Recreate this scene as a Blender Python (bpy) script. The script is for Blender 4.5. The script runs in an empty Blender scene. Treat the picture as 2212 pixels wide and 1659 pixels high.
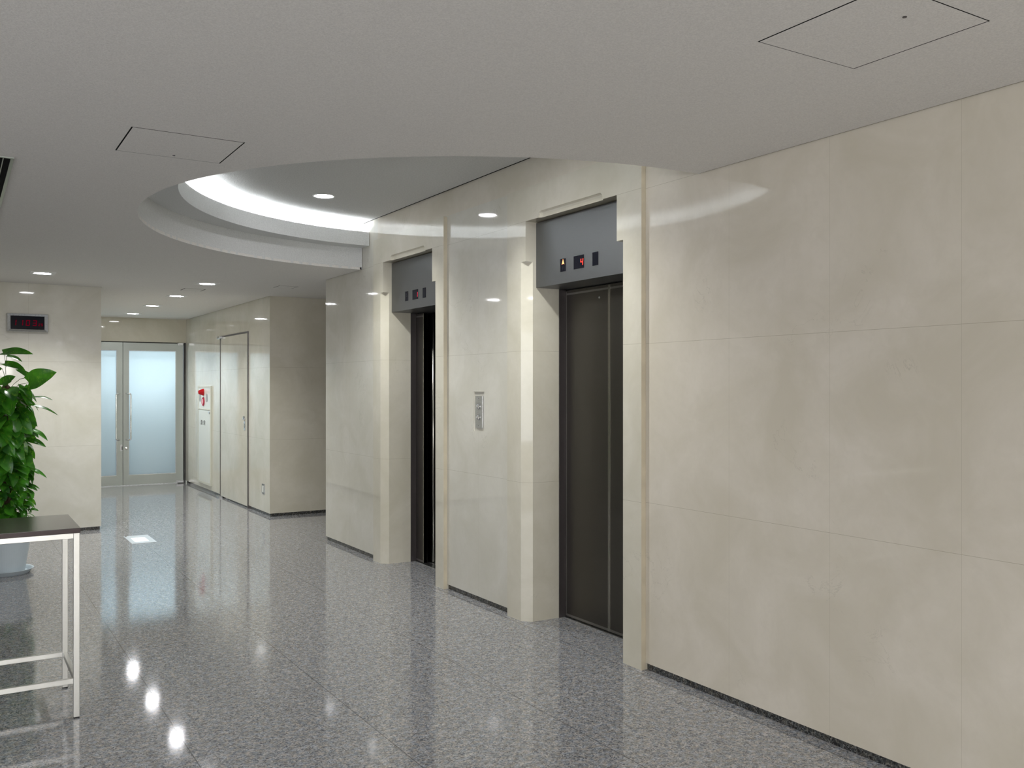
import bpy, bmesh, math, random
from mathutils import Vector, Matrix
PI = math.pi
sc = bpy.context.scene
COL = sc.collection

# ---------------------------------------------------------------- camera, world, exposure
cam_d = bpy.data.cameras.new('camera')
cam = bpy.data.objects.new('camera', cam_d)
COL.objects.link(cam)
YAW = math.atan(1214 / 1960)
cam.location = (0, 0, 1.5)
cam.rotation_euler = (PI / 2, 0, -YAW)
cam_d.sensor_width = 36
cam_d.lens = 1960 / 2212 * 36
cam_d.shift_y = 6.5 / 2212
cam_d.clip_start = 0.05
sc.camera = cam

W = bpy.data.worlds.new('world'); sc.world = W; W.use_nodes = True
W.node_tree.nodes['Background'].inputs[0].default_value = (0.75, 0.85, 1.0, 1)
W.node_tree.nodes['Background'].inputs[1].default_value = 0.6

sc.view_settings.view_transform = 'Standard'
sc.view_settings.look = 'None'
sc.view_settings.gamma = 1
sc.view_settings.exposure = 0.56
sc.view_settings.use_curve_mapping = False
cy = sc.cycles
cy.max_bounces = 10; cy.diffuse_bounces = 6; cy.glossy_bounces = 5; cy.transmission_bounces = 4
cy.sample_clamp_indirect = 4.0
cy.blur_glossy = 0.05
cy.caustics_reflective = False; cy.caustics_refractive = False
cy.use_denoising = True

DOWN = 45.0       # downlight lens emission
COVE = 56.0       # cove tube emission
def area(name, loc, rot, sx, sy, power, col):
    d = bpy.data.lights.new(name, 'AREA'); d.shape = 'RECTANGLE'
    d.size = sx; d.size_y = sy; d.energy = power; d.color = col
    o = bpy.data.objects.new(name, d); COL.objects.link(o)
    o.location = loc; o.rotation_euler = rot
    return o
# daylight through the windows of the left wall and of the wall behind the viewer, and behind the frosted door
for i, y in enumerate((-3.5, -0.6, 2.3)):
    area('daylight_left', (-4.72, y, 1.5), (0, -PI / 2, 0), 1.8, 2.3, 34, (0.95, 0.97, 1.0))
for i, x in enumerate((-2.6, 0.4)):
    area('daylight_back', (x, -5.75, 1.45), (PI / 2, 0, 0), 2.0, 1.9, 100, (1.0, 0.97, 0.92))
area('daylight_vestibule', (2.2, 18.4, 1.9), (-PI / 2, 0, 0), 2.4, 1.5, 8, (0.82, 0.93, 1.0))
area('vestibule_fill_light', (2.55, 15.6, 2.5), (0, 0, 0), 1.0, 0.5, 52, (0.82, 0.95, 1.0))  # added unseen lamp, makes the frosted panes brighter towards the top

# ---------------------------------------------------------------- materials
def new_mat(name):
    m = bpy.data.materials.new(name); m.use_nodes = True
    nt = m.node_tree; b = nt.nodes['Principled BSDF']
    return m, nt, b
def simple(name, col, rough=0.5, metal=0.0, spec=0.5, noise=0.0, nscale=30, emis=None, estr=0.0):
    m, nt, b = new_mat(name)
    b.inputs['Base Color'].default_value = (*col, 1)
    b.inputs['Roughness'].default_value = rough
    b.inputs['Metallic'].default_value = metal
    b.inputs['Specular IOR Level'].default_value = spec
    if noise:
        tc = nt.nodes.new('ShaderNodeTexCoord'); n = nt.nodes.new('ShaderNodeTexNoise')
        n.inputs['Scale'].default_value = nscale; n.inputs['Detail'].default_value = 4
        nt.links.new(tc.outputs['Object'], n.inputs['Vector'])
        r = nt.nodes.new('ShaderNodeValToRGB')
        r.color_ramp.elements[0].position = 0.3; r.color_ramp.elements[1].position = 0.7
        r.color_ramp.elements[0].color = (*[c * (1 - noise) for c in col], 1)
        r.color_ramp.elements[1].color = (*[min(1, c * (1 + noise)) for c in col], 1)
        nt.links.new(n.outputs['Fac'], r.inputs['Fac']); nt.links.new(r.outputs['Color'], b.inputs['Base Color'])
    if emis:
        b.inputs['Emission Color'].default_value = (*emis, 1)
        b.inputs['Emission Strength'].default_value = estr
    return m
def line_mask(nt, sep, axis, values, w):
    out = None
    for v in values:
        c = nt.nodes.new('ShaderNodeMath'); c.operation = 'COMPARE'
        nt.links.new(sep.outputs[axis], c.inputs[0]); c.inputs[1].default_value = v; c.inputs[2].default_value = w
        if out is None: out = c.outputs[0]
        else:
            mx = nt.nodes.new('ShaderNodeMath'); mx.operation = 'MAXIMUM'
            nt.links.new(out, mx.inputs[0]); nt.links.new(c.outputs[0], mx.inputs[1]); out = mx.outputs[0]
    return out
def mixc(nt, fac, a, b, mode='MIX'):
    m = nt.nodes.new('ShaderNodeMix'); m.data_type = 'RGBA'; m.blend_type = mode
    for s, v in ((0, fac), (6, a), (7, b)):
        if isinstance(v, (int, float)): m.inputs[s].default_value = v
        elif isinstance(v, tuple): m.inputs[s].default_value = (*v, 1)
        else: nt.links.new(v, m.inputs[s])
    return m.outputs[2]
def noise(nt, vec, scale, detail=4, rough=0.5, dist=0.0):
    n = nt.nodes.new('ShaderNodeTexNoise'); n.inputs['Scale'].default_value = scale
    n.inputs['Detail'].default_value = detail; n.inputs['Roughness'].default_value = rough
    n.inputs['Distortion'].default_value = dist
    nt.links.new(vec, n.inputs['Vector']); return n.outputs['Fac']
def ramp(nt, fac, stops):
    r = nt.nodes.new('ShaderNodeValToRGB'); e = r.color_ramp.elements
    while len(e) < len(stops): e.new(0.5)
    for k, (p, c) in enumerate(stops):
        e[k].position = p; e[k].color = (*c, 1) if isinstance(c, tuple) else (c, c, c, 1)
    nt.links.new(fac, r.inputs['Fac']); return r.outputs['Color']
def stone(name, hlines=(0.888, 1.73, 2.553), vaxis='Y', vlines=(), base=(0.60, 0.568, 0.478), rough=0.045):
    """polished cream marble panels, thin joints between them"""
    m, nt, b = new_mat(name)
    tc = nt.nodes.new('ShaderNodeTexCoord'); v = tc.outputs['Object']
    sep = nt.nodes.new('ShaderNodeSeparateXYZ'); nt.links.new(v, sep.inputs[0])
    d = tuple(c * k for c, k in zip(base, (0.93, 0.925, 0.90)))
    l = tuple(min(1, c * k) for c, k in zip(base, (1.06, 1.06, 1.08)))
    c1 = ramp(nt, noise(nt, v, 2.3, 6, 0.6, 0.6), [(0.35, d), (0.65, l)])
    c2 = mixc(nt, ramp(nt, noise(nt, v, 16, 5, 0.6, 1.0), [(0.45, 0.0), (0.8, 0.35)]), c1, tuple(c * 0.9 for c in base))
    # sparse hair veins: a narrow band of a distorted noise, shown only in patches
    vein = ramp(nt, noise(nt, v, 3.1, 7, 0.62, 1.4), [(0.494, 0.0), (0.5, 1.0), (0.506, 0.0)])
    patch = ramp(nt, noise(nt, v, 2.7, 2, 0.5), [(0.60, 0.0), (0.68, 1.0)])
    vm = mixc(nt, 1.0, vein, patch, 'MULTIPLY')
    vs = nt.nodes.new('ShaderNodeMath'); vs.operation = 'MULTIPLY'; vs.inputs[1].default_value = 0.35
    nt.links.new(vm, vs.inputs[0])
    c3 = mixc(nt, vs.outputs[0], c2, (0.26, 0.24, 0.19))
    k = line_mask(nt, sep, 'Z', hlines, 0.0009)
    if vlines:
        k2 = line_mask(nt, sep, vaxis, vlines, 0.0008)
        hv = nt.nodes.new('ShaderNodeMath'); hv.operation = 'MULTIPLY'; hv.inputs[1].default_value = 0.6
        nt.links.new(k2, hv.inputs[0]); k2 = hv.outputs[0]
        mx = nt.nodes.new('ShaderNodeMath'); mx.operation = 'MAXIMUM'
        if k is not None: nt.links.new(k, mx.inputs[0])
        nt.links.new(k2, mx.inputs[1]); k = mx.outputs[0]
    if k is not None:
        kk = nt.nodes.new('ShaderNodeMath'); kk.operation = 'MULTIPLY'; kk.inputs[1].default_value = 0.5
        nt.links.new(k, kk.inputs[0])
        c3 = mixc(nt, kk.outputs[0], c3, (0.22, 0.19, 0.12))
    nt.links.new(c3, b.inputs['Base Color'])
    rr = ramp(nt, noise(nt, v, 5, 3), [(0.3, rough * 0.8), (0.7, rough * 1.25)])
    nt.links.new(rr, b.inputs['Roughness'])
    b.inputs['IOR'].default_value = 1.5
    return m
def granite(name, vals, joints=True, rough=0.07, scale=1.0):
    m, nt, b = new_mat(name)
    tc = nt.nodes.new('ShaderNodeTexCoord'); v = tc.outputs['Object']
    sep = nt.nodes.new('ShaderNodeSeparateXYZ'); nt.links.new(v, sep.inputs[0])
    vo = nt.nodes.new('ShaderNodeTexVoronoi'); vo.inputs['Scale'].default_value = 170 * scale; vo.feature = 'F1'
    wob = nt.nodes.new('ShaderNodeTexNoise'); wob.inputs['Scale'].default_value = 60
    nt.links.new(v, wob.inputs['Vector'])
    mp = nt.nodes.new('ShaderNodeVectorMath'); mp.operation = 'MULTIPLY_ADD'
    nt.links.new(wob.outputs['Color'], mp.inputs[0]); mp.inputs[1].default_value = (0.02, 0.02, 0.02); nt.links.new(v, mp.inputs[2])
    nt.links.new(mp.outputs[0], vo.inputs['Vector'])
    s2 = nt.nodes.new('ShaderNodeSeparateColor'); nt.links.new(vo.outputs['Color'], s2.inputs[0])
    grain = ramp(nt, s2.outputs[0], vals)
    big = noise(nt, v, 28 * scale, 5, 0.7)
    c = mixc(nt, 0.75, grain, ramp(nt, big, [(0.36, 0.62), (0.64, 1.2)]), 'MULTIPLY')
    tint = ramp(nt, noise(nt, v, 40 * scale, 3), [(0.35, (0.90, 0.98, 1.10)), (0.65, (1.06, 1.0, 0.94))])
    c = mixc(nt, 1.0, c, tint, 'MULTIPLY')
    if joints:
        k = line_mask(nt, sep, 'X', [0.095 + 0.745 * i for i in range(-6, 9)], 0.0022)
        kk = nt.nodes.new('ShaderNodeMath'); kk.operation = 'MULTIPLY'; kk.inputs[1].default_value = 0.7
        nt.links.new(k, kk.inputs[0])
        c = mixc(nt, kk.outputs[0], c, (0.05, 0.05, 0.05))
    nt.links.new(c, b.inputs['Base Color'])
    b.inputs['Roughness'].default_value = rough
    b.inputs['IOR'].default_value = 1.52
    bp = nt.nodes.new('ShaderNodeBump'); bp.inputs['Strength'].default_value = 0.045; bp.inputs['Distance'].default_value = 0.002
    nt.links.new(noise(nt, v, 34, 5, 0.65), bp.inputs['Height']); nt.links.new(bp.outputs[0], b.inputs['Normal'])
    return m
def stucco(name, col, strength=0.35, scale=170):
    m, nt, b = new_mat(name)
    tc = nt.nodes.new('ShaderNodeTexCoord'); v = tc.outputs['Object']
    n = noise(nt, v, scale, 3, 0.6)
    c = ramp(nt, n, [(0.3, tuple(x * 0.90 for x in col)), (0.7, tuple(x * 1.08 for x in col))])
    nt.links.new(c, b.inputs['Base Color']); b.inputs['Roughness'].default_value = 0.9
    b.inputs['Specular IOR Level'].default_value = 0.15
    bp = nt.nodes.new('ShaderNodeBump'); bp.inputs['Strength'].default_value = strength; bp.inputs['Distance'].default_value = 0.004
    nt.links.new(n, bp.inputs['Height']); nt.links.new(bp.outputs[0], b.inputs['Normal'])
    return m
def brushed(name, col, rough=0.3, amt=0.04, axis=(1, 1, 60)):
    m, nt, b = new_mat(name)
    tc = nt.nodes.new('ShaderNodeTexCoord')
    mp = nt.nodes.new('ShaderNodeMapping'); mp.inputs['Scale'].default_value = axis
    nt.links.new(tc.outputs['Object'], mp.inputs['Vector'])
    n = noise(nt, mp.outputs['Vector'], 40, 3)
    nt.links.new(ramp(nt, n, [(0.3, tuple(x * (1 - amt) for x in col)), (0.7, tuple(min(1, x * (1 + amt)) for x in col))]), b.inputs['Base Color'])
    nt.links.new(ramp(nt, n, [(0.3, rough * 0.94), (0.7, rough * 1.06)]), b.inputs['Roughness'])
    b.inputs['Metallic'].default_value = 1
    return m

WARM = (0.60, 0.568, 0.478)
M = {}
M['stone_right'] = stone('cream marble panels, elevator wall', base=(0.618, 0.570, 0.485), vlines=(-3.3, -2.72, -2.14, -1.56, -0.98, -0.40, 0.20, 0.79, 1.37, 1.952, 2.537, 3.116, 4.385, 5.512, 6.64, 7.92))
M['stone_mid'] = stone('cream marble panels between elevators', vlines=(5.512, 7.92), base=(0.60, 0.58, 0.515))  # cooler base than the portal, wall reflections put into the colour
M['stone_portal'] = stone('cream marble portal', hlines=(0.888, 1.73, 2.553))
M['stone_corr'] = stone('cream marble panels, corridor', base=(0.61, 0.59, 0.515), hlines=(0.888, 1.73), vlines=(11.2, 12.62, 13.0, 14.0))
M['stone_side'] = stone('cream marble panels, side wall', hlines=(0.888, 1.73), vaxis='X', vlines=(4.02, 4.9))
M['stone_clock'] = stone('cream marble panels, clock wall', base=(0.63, 0.61, 0.545), hlines=(0.888, 1.76), vaxis='X', vlines=(-2.47, -1.87, -1.27, -0.67, -0.07, 0.675))
M['stone_plain'] = stone('cream marble', hlines=())
M['edge'] = simple('beige marble edge', (0.56, 0.50, 0.385), 0.3, noise=0.12, nscale=6)  # side strip, darker and warmer than the portal marble
M['floor'] = granite('polished grey granite', [(0.0, (0.085, 0.089, 0.10)), (0.2, (0.18, 0.184, 0.195)), (0.5, (0.28, 0.278, 0.282)), (0.8, (0.35, 0.34, 0.332)), (1.0, (0.45, 0.435, 0.42))])
M['base'] = granite('dark granite skirting', [(0.0, (0.015, 0.015, 0.015)), (0.4, (0.05, 0.05, 0.048)), (0.75, (0.10, 0.10, 0.09)), (1.0, (0.22, 0.21, 0.19))], joints=False, rough=0.2)
M['ceil'] = stucco('grey white stucco ceiling', (0.74, 0.72, 0.695))
M['ceil_hi'] = stucco('coarse white stucco', (0.66, 0.66, 0.65), 0.8, 90)
M['cove'] = stucco('white stucco curved fascia', (0.66, 0.67, 0.67), 0.4, 120)
M['steel'] = brushed('brushed steel', (0.55, 0.56, 0.57), 0.28)
M['steel_d'] = brushed('satin grey steel header', (0.20, 0.203, 0.21), 0.42, 0.04)
M['door_met'] = brushed('dark bronze steel door', (0.105, 0.098, 0.088), 0.36, 0.05, (60, 60, 1))
M['border'] = brushed('paler steel door border', (0.27, 0.26, 0.245), 0.35, 0.05)  # paler steel, reflections on the folded leaf edges put into the colour
M['jamb_met'] = brushed('dark bronze steel frame', (0.12, 0.11, 0.115), 0.4, 0.05)
M['trim_met'] = simple('bright door edge', (0.42, 0.40, 0.36), 0.25, 1.0)  # brighter metal, light caught by the leaf edges put into the colour
M['chrome'] = simple('chrome', (0.8, 0.8, 0.82), 0.08, 1.0)
M['leg'] = brushed('satin silver tube', (0.60, 0.60, 0.58), 0.32, 0.05)
M['alu'] = brushed('anodised aluminium door rail', (0.36, 0.385, 0.36), 0.38, 0.05)
M['black'] = simple('black plastic', (0.008, 0.008, 0.009), 0.35)
M['void'] = simple('gap shade black', (0.004, 0.004, 0.004), 0.9, spec=0.1)  # near-black colour stands in for the shade inside gaps and slots
M['disp'] = simple('dark display glass', (0.006, 0.0065, 0.011), 0.10, spec=0.22)
M['red_led'] = simple('red segment display', (0.3, 0.01, 0.01), 0.5, emis=(1.0, 0.03, 0.015), estr=1.9)
M['red_dim'] = simple('dim red segment', (0.012, 0.001, 0.002), 0.8, spec=0.0, emis=(0.9, 0.0, 0.06), estr=0.085)
M['red_mid'] = simple('weak red segment', (0.2, 0.01, 0.02), 0.5, emis=(0.9, 0.03, 0.07), estr=0.8)
M['orange'] = simple('lit orange arrow', (0.5, 0.1, 0.03), 0.5, emis=(1.0, 0.30, 0.11), estr=2.0)
M['arrow_off'] = simple('unlit arrow', (0.012, 0.012, 0.015), 0.6, spec=0.1)
M['lamp'] = simple('downlight lens', (1, 1, 1), 0.5, emis=(0.96, 0.96, 1.0), estr=DOWN)
M['tube'] = simple('fluorescent tube', (1, 1, 1), 0.5, emis=(0.93, 0.97, 1.0), estr=COVE)
M['ltrim'] = simple('white lamp trim', (0.75, 0.75, 0.74), 0.5)
M['refl'] = simple('lamp reflector', (0.7, 0.7, 0.72), 0.2, 1.0)
M['dark_wood'] = simple('dark brown laminate', (0.035, 0.026, 0.022), 0.16, noise=0.25, nscale=14)
M['wood_edge'] = simple('maroon laminate edge', (0.030, 0.012, 0.013), 0.4)
M['pot'] = simple('blue grey plastic', (0.52, 0.59, 0.64), 0.4, noise=0.03, nscale=8)
M['soil'] = simple('soil', (0.05, 0.035, 0.025), 0.95, noise=0.4, nscale=60)
M['pole'] = simple('coconut fibre', (0.07, 0.04, 0.022), 0.95, noise=0.5, nscale=80)
M['stem'] = simple('green brown stem', (0.10, 0.12, 0.035), 0.5, noise=0.2)
M['cab'] = simple('ivory painted steel', (0.74, 0.76, 0.72), 0.25)
M['cab_d'] = simple('ivory trim', (0.64, 0.64, 0.56), 0.35)
M['red_glass'] = simple('red lamp cover', (0.38, 0.004, 0.012), 0.08, emis=(1.0, 0.03, 0.01), estr=0.06)
M['red_btn'] = simple('red call button', (0.50, 0.02, 0.06), 0.2)
M['pink'] = simple('pink button face', (0.75, 0.35, 0.40), 0.3)
M['grille'] = simple('grey speaker grille', (0.36, 0.37, 0.38), 0.6)
M['ink'] = simple('dark lettering', (0.06, 0.06, 0.06), 0.6)
M['green'] = simple('green pictogram', (0.05, 0.4, 0.2), 0.5, emis=(0.42, 0.80, 0.62), estr=0.85)
M['lit'] = simple('lit floor sign glass', (0.8, 0.9, 0.9), 0.2, emis=(0.72, 1.0, 0.98), estr=0.95)
M['plate'] = simple('satin steel plate', (0.62, 0.66, 0.70), 0.35, 0.6)

def frosted():
    m = bpy.data.materials.new('frosted glass'); m.use_nodes = True; nt = m.node_tree
    for n in list(nt.nodes): nt.nodes.remove(n)
    out = nt.nodes.new('ShaderNodeOutputMaterial')
    tr = nt.nodes.new('ShaderNodeBsdfTranslucent'); tr.inputs[0].default_value = (0.86, 0.93, 0.97, 1)
    rf = nt.nodes.new('ShaderNodeBsdfRefraction'); rf.inputs[0].default_value = (0.86, 0.93, 0.97, 1)
    rf.inputs['Roughness'].default_value = 0.45; rf.inputs['IOR'].default_value = 1.05
    gl = nt.nodes.new('ShaderNodeBsdfGlossy'); gl.inputs['Roughness'].default_value = 0.12
    mx = nt.nodes.new('ShaderNodeMixShader'); mx.inputs[0].default_value = 0.0
    nt.links.new(tr.outputs[0], mx.inputs[1]); nt.links.new(rf.outputs[0], mx.inputs[2])
    fr = nt.nodes.new('ShaderNodeFresnel'); fr.inputs[0].default_value = 1.45
    m2 = nt.nodes.new('ShaderNodeMixShader')
    nt.links.new(fr.outputs[0], m2.inputs[0]); nt.links.new(mx.outputs[0], m2.inputs[1]); nt.links.new(gl.outputs[0], m2.inputs[2])
    nt.links.new(m2.outputs[0], out.inputs[0])
    return m
M['frost'] = frosted()
def clear_glass():
    m = bpy.data.materials.new('window glass'); m.use_nodes = True; nt = m.node_tree
    for n in list(nt.nodes): nt.nodes.remove(n)
    out = nt.nodes.new('ShaderNodeOutputMaterial')
    tr = nt.nodes.new('ShaderNodeBsdfTransparent'); gl = nt.nodes.new('ShaderNodeBsdfGlossy'); gl.inputs['Roughness'].default_value = 0.02
    mx = nt.nodes.new('ShaderNodeMixShader'); mx.inputs[0].default_value = 0.06
    nt.links.new(tr.outputs[0], mx.inputs[1]); nt.links.new(gl.outputs[0], mx.inputs[2]); nt.links.new(mx.outputs[0], out.inputs[0])
    return m
M['glass'] = clear_glass()
def leaf_mat():
    m, nt, b = new_mat('variegated pothos leaf')
    tc = nt.nodes.new('ShaderNodeTexCoord'); v = tc.outputs['Object']
    mp = nt.nodes.new('ShaderNodeMapping'); mp.inputs['Scale'].default_value = (1, 1, 0.5); nt.links.new(v, mp.inputs[0]); v2 = mp.outputs[0]
    g = ramp(nt, noise(nt, v, 9, 3), [(0.35, (0.016, 0.095, 0.012)), (0.65, (0.075, 0.32, 0.02))])
    k = ramp(nt, noise(nt, v2, 34, 5, 0.65, 0.8), [(0.56, 0.0), (0.68, 0.85)])
    c = mixc(nt, k, g, (0.20, 0.42, 0.035))
    nt.links.new(c, b.inputs['Base Color']); b.inputs['Roughness'].default_value = 0.27
    tl = nt.nodes.new('ShaderNodeBsdfTranslucent'); tl.inputs[0].default_value = (0.10, 0.34, 0.02, 1)
    mx = nt.nodes.new('ShaderNodeMixShader'); mx.inputs[0].default_value = 0.22
    out = nt.nodes['Material Output']
    nt.links.new(b.outputs[0], mx.inputs[1]); nt.links.new(tl.outputs[0], mx.inputs[2]); nt.links.new(mx.outputs[0], out.inputs[0])
    return m
M['leaf'] = leaf_mat()

# ---------------------------------------------------------------- mesh helpers
def B(): return bmesh.new()
def box(bm, x0, x1, y0, y1, z0, z1):
    vs = [bm.verts.new(p) for p in ((x0, y0, z0), (x1, y0, z0), (x1, y1, z0), (x0, y1, z0), (x0, y0, z1), (x1, y0, z1), (x1, y1, z1), (x0, y1, z1))]
    for f in ((0, 3, 2, 1), (4, 5, 6, 7), (0, 1, 5, 4), (1, 2, 6, 5), (2, 3, 7, 6), (3, 0, 4, 7)):
        bm.faces.new([vs[i] for i in f])
    return bm
def prism(bm, poly, z0, z1):
    lo = [bm.verts.new((x, y, z0)) for x, y in poly]; hi = [bm.verts.new((x, y, z1)) for x, y in poly]
    n = len(poly)
    bm.faces.new(lo); bm.faces.new(hi)
    for i in range(n): bm.faces.new((lo[i], lo[(i + 1) % n], hi[(i + 1) % n], hi[i]))
    return bm
def lathe(bm, prof, seg=40, mat=None, cap=True):
    """prof: (radius, height) pairs turned about local z; mat places it"""
    rings = []
    for r, z in prof:
        ring = []
        for k in range(seg):
            a = 2 * PI * k / seg
            p = Vector((r * math.cos(a), r * math.sin(a), z))
            if mat: p = mat @ p
            ring.append(bm.verts.new(p))
        rings.append(ring)
    for a, b in zip(rings, rings[1:]):
        for k in range(seg): bm.faces.new((a[k], a[(k + 1) % seg], b[(k + 1) % seg], b[k]))
    if cap:
        bm.faces.new(rings[0]); bm.faces.new(rings[-1])
    return bm
def tube(bm, pts, r, seg=8, cap=True):
    """round bar along pts; the section frame is carried along so it never twists"""
    pts = [Vector(p) for p in pts]; rings = []; u = None
    for i, p in enumerate(pts):
        d = (pts[min(i + 1, len(pts) - 1)] - pts[max(i - 1, 0)]).normalized()
        if u is None:
            u = d.cross(Vector((0, 0, 1)))
            if u.length < 1e-3: u = d.cross(Vector((1, 0, 0)))
        u = (u - d * u.dot(d)).normalized(); w = d.cross(u)
        rr = r[i] if isinstance(r, (list, tuple)) else r
        rings.append([bm.verts.new(p + u * rr * math.cos(2 * PI * k / seg) + w * rr * math.sin(2 * PI * k / seg)) for k in range(seg)])
    for a, b in zip(rings, rings[1:]):
        for k in range(seg): bm.faces.new((a[k], a[(k + 1) % seg], b[(k + 1) % seg], b[k]))
    if cap: bm.faces.new(rings[0]); bm.faces.new(rings[-1])
    return bm
def obj(name, bm, mat, parent=None, smooth=False, bevel=0.0, origin=None):
    bmesh.ops.recalc_face_normals(bm, faces=bm.faces)
    if origin is not None: bmesh.ops.translate(bm, verts=bm.verts, vec=-Vector(origin))
    me = bpy.data.meshes.new(name); bm.to_mesh(me); bm.free()
    me.materials.append(M[mat] if isinstance(mat, str) else mat)
    if smooth:
        for p in me.polygons: p.use_smooth = True
    o = bpy.data.objects.new(name, me); COL.objects.link(o)
    if origin is not None: o.location = origin
    if parent is not None:
        o.parent = parent
        o.matrix_parent_inverse = parent.matrix_basis.inverted()
    if bevel:
        md = o.modifiers.new('bevel', 'BEVEL'); md.width = bevel; md.segments = 2; md.limit_method = 'ANGLE'
    return o
def tag(o, label=None, cat=None, group=None, kind=None):
    if label: o['label'] = label
    if cat: o['category'] = cat
    if group: o['group'] = group
    if kind: o['kind'] = kind
    return o
def thing(name, loc, label, cat, group=None):
    o = bpy.data.objects.new(name, None); COL.objects.link(o); o.location = loc; o.empty_display_size = 0.1
    return tag(o, label, cat, group)
def struct(name, bm, mat, label=None, **k):
    o = obj(name, bm, mat, **k)
    o['kind'] = 'structure'
    if label: o['label'] = label
    return o

H = 2.55           # ceiling height
XW = 3.14          # face of the elevator wall panels
XP = 3.11          # face of the portals
HI = 2.955         # raised ceiling

# ---------------------------------------------------------------- floor
b = box(B(), -4.6, 7.0, -5.6, 18.6, -0.15, 0.0)
struct('floor', b, 'floor', 'polished grey granite floor with long joints')

# ---------------------------------------------------------------- ceiling with the half oval opening
EC = (3.115, 5.463)
def arc(a, bb, n=72, xend=3.16):
    pts = [(xend, EC[1] - bb)]
    for k in range(n + 1):
        t = -PI / 2 - PI * k / n
        pts.append((EC[0] + a * math.cos(t), EC[1] + bb * math.sin(t)))
    pts.append((xend, EC[1] + bb))
    return pts
A = (2.188, 2.147)
CG = 3.130        # the ceiling stops just short of the stone: a shadow gap
b = B()
pl = [(-4.6, -5.6), (CG, -5.6)] + arc(*A, xend=CG) + [(CG, 8.55), (7.0, 8.55), (7.0, 10.375), (CG, 10.375), (CG, 14.74), (1.36, 14.74), (1.36, 10.38), (-4.6, 10.38)]
prism(b, pl, H, H + 0.02)
struct('ceiling', b, 'ceil', 'grey stucco ceiling with a half oval opening at the elevators')
b = B(); prism(b, [(0.55, 2.9), (3.124, 2.9), (3.124, 8.1), (0.55, 8.1)], HI, HI + 0.03)
struct('ceiling', b, 'ceil_hi', 'raised white stucco ceiling inside the oval recess')
def ring_body(prof, n=90, xend=3.135):
    """prof: list of (offset ax, offset ay, z): closed cross-section swept along the half oval"""
    b = B(); loops = []
    for ax, ay, z in prof:
        loops.append([b.verts.new((x, y, z)) for x, y in arc(ax, ay, n=n, xend=xend)])
    m = len(prof)
    for j in range(m):
        p, q = loops[j], loops[(j + 1) % m]
        for k in range(len(p) - 1): b.faces.new((p[k], p[k + 1], q[k + 1], q[k]))
    b.faces.new([l[0] for l in loops]); b.faces.new([l[-1] for l in loops])
    return b
b = box(B(), 3.1235, XW + .004, 3.3, 7.58, HI + .002, HI + .02)  # solid strip, shade of the ceiling reveal put into its colour
struct('trim_7', b, 'void', 'dark strip painted as the shadow gap between the raised ceiling and the marble wall')
t1 = ring_body([(A[0], A[1], H + 0.0005), (A[0], A[1], 2.742), (A[0] + .03, A[1] + .03, 2.742), (A[0] + .03, A[1] + .03, H + 0.0005)])
struct('trim_1', t1, 'cove', 'lower curved white fascia of the oval ceiling recess', smooth=False)
I = (1.955, 1.985)
LT = 2.862
lip = ring_body([(I[0], I[1], 2.742), (I[0], I[1], LT), (I[0] + .025, I[1] + .025, LT), (I[0] + .03, I[1] + .03, 2.765), (A[0] + .10, A[1] + .10, 2.765),
                 (A[0] + .10, A[1] + .10, HI), (A[0] + .12, A[1] + .12, HI), (A[0] + .12, A[1] + .12, 2.742)])
struct('trim_2', lip, 'cove', 'upper curved light trough lip of the oval ceiling recess')

# cove lamps in the trough
cv = thing('cove_light', (EC[0], EC[1], 2.765), 'row of fluorescent tubes hidden in the oval ceiling trough', 'light')
ns = 8
for k in range(ns):
    t0 = -PI / 2 - PI * (k + 0.04) / ns; t1_ = -PI / 2 - PI * (k + 0.96) / ns
    ax, ay = 2.045, 2.055
    pts = [(EC[0] + ax * math.cos(t0 + (t1_ - t0) * s / 5), EC[1] + ay * math.sin(t0 + (t1_ - t0) * s / 5), 2.835) for s in range(6)]
    obj('tube', tube(B(), pts, 0.016, 8), 'tube', cv, smooth=True)
    for p in (pts[0], pts[-1]): obj('lamp_holder', box(B(), p[0] - .012, p[0] + .012, p[1] - .012, p[1] + .012, 2.765, 2.835), 'ltrim', cv)

# ---------------------------------------------------------------- walls
XB = 3.50          # back of the wall build-up
ny0, ny1, nz0, nz1 = 5.434, 5.584, 1.190, 1.467      # shallow niche for the call plate
def wall_part(label, *boxes, mat='stone_right'):
    b = B()
    for q in boxes: box(b, *q)
    return struct('wall_right', b, mat, label)
wall_part('marble panel wall nearest the viewer, right of the elevators', (XW, XB, -5.6, 3.75, 0.036, 3.1))
wall_part('marble frieze above the elevator surrounds', (XW, XW + .2, 3.75, 7.27, 2.77, 3.1))
wall_part('marble wall panel between the two elevators', (XW, 3.36, 5.05, ny0, 0.036, 2.77), (XW, 3.36, ny1, 6.02, 0.036, 2.77), (XW, 3.36, ny0, ny1, 0.036, nz0),
          (XW, 3.36, ny0, ny1, nz1, 2.77), (XW + .010, 3.36, ny0, ny1, nz0, nz1), mat='stone_mid')
wall_part('marble wall panel beyond the farther elevator', (XW, 3.41, 7.27, 8.545, 0.036, 3.1), mat='stone_mid')
wall_part('marble return wall into the side passage', (3.405, 7.0, 8.4, 8.545, 0.036, 3.1))
b = B()
for y0, y1 in ((-5.6, 3.725), (5.078, 5.987), (7.297, 8.53)): box(b, XW + .012, XW + .1, y0, y1, 0.0, 0.036)
box(b, XW + .1, 7.0, 8.42, 8.53, 0, 0.036)
struct('baseboard_right', b, 'base', 'low dark granite skirting of the elevator wall')

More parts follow.
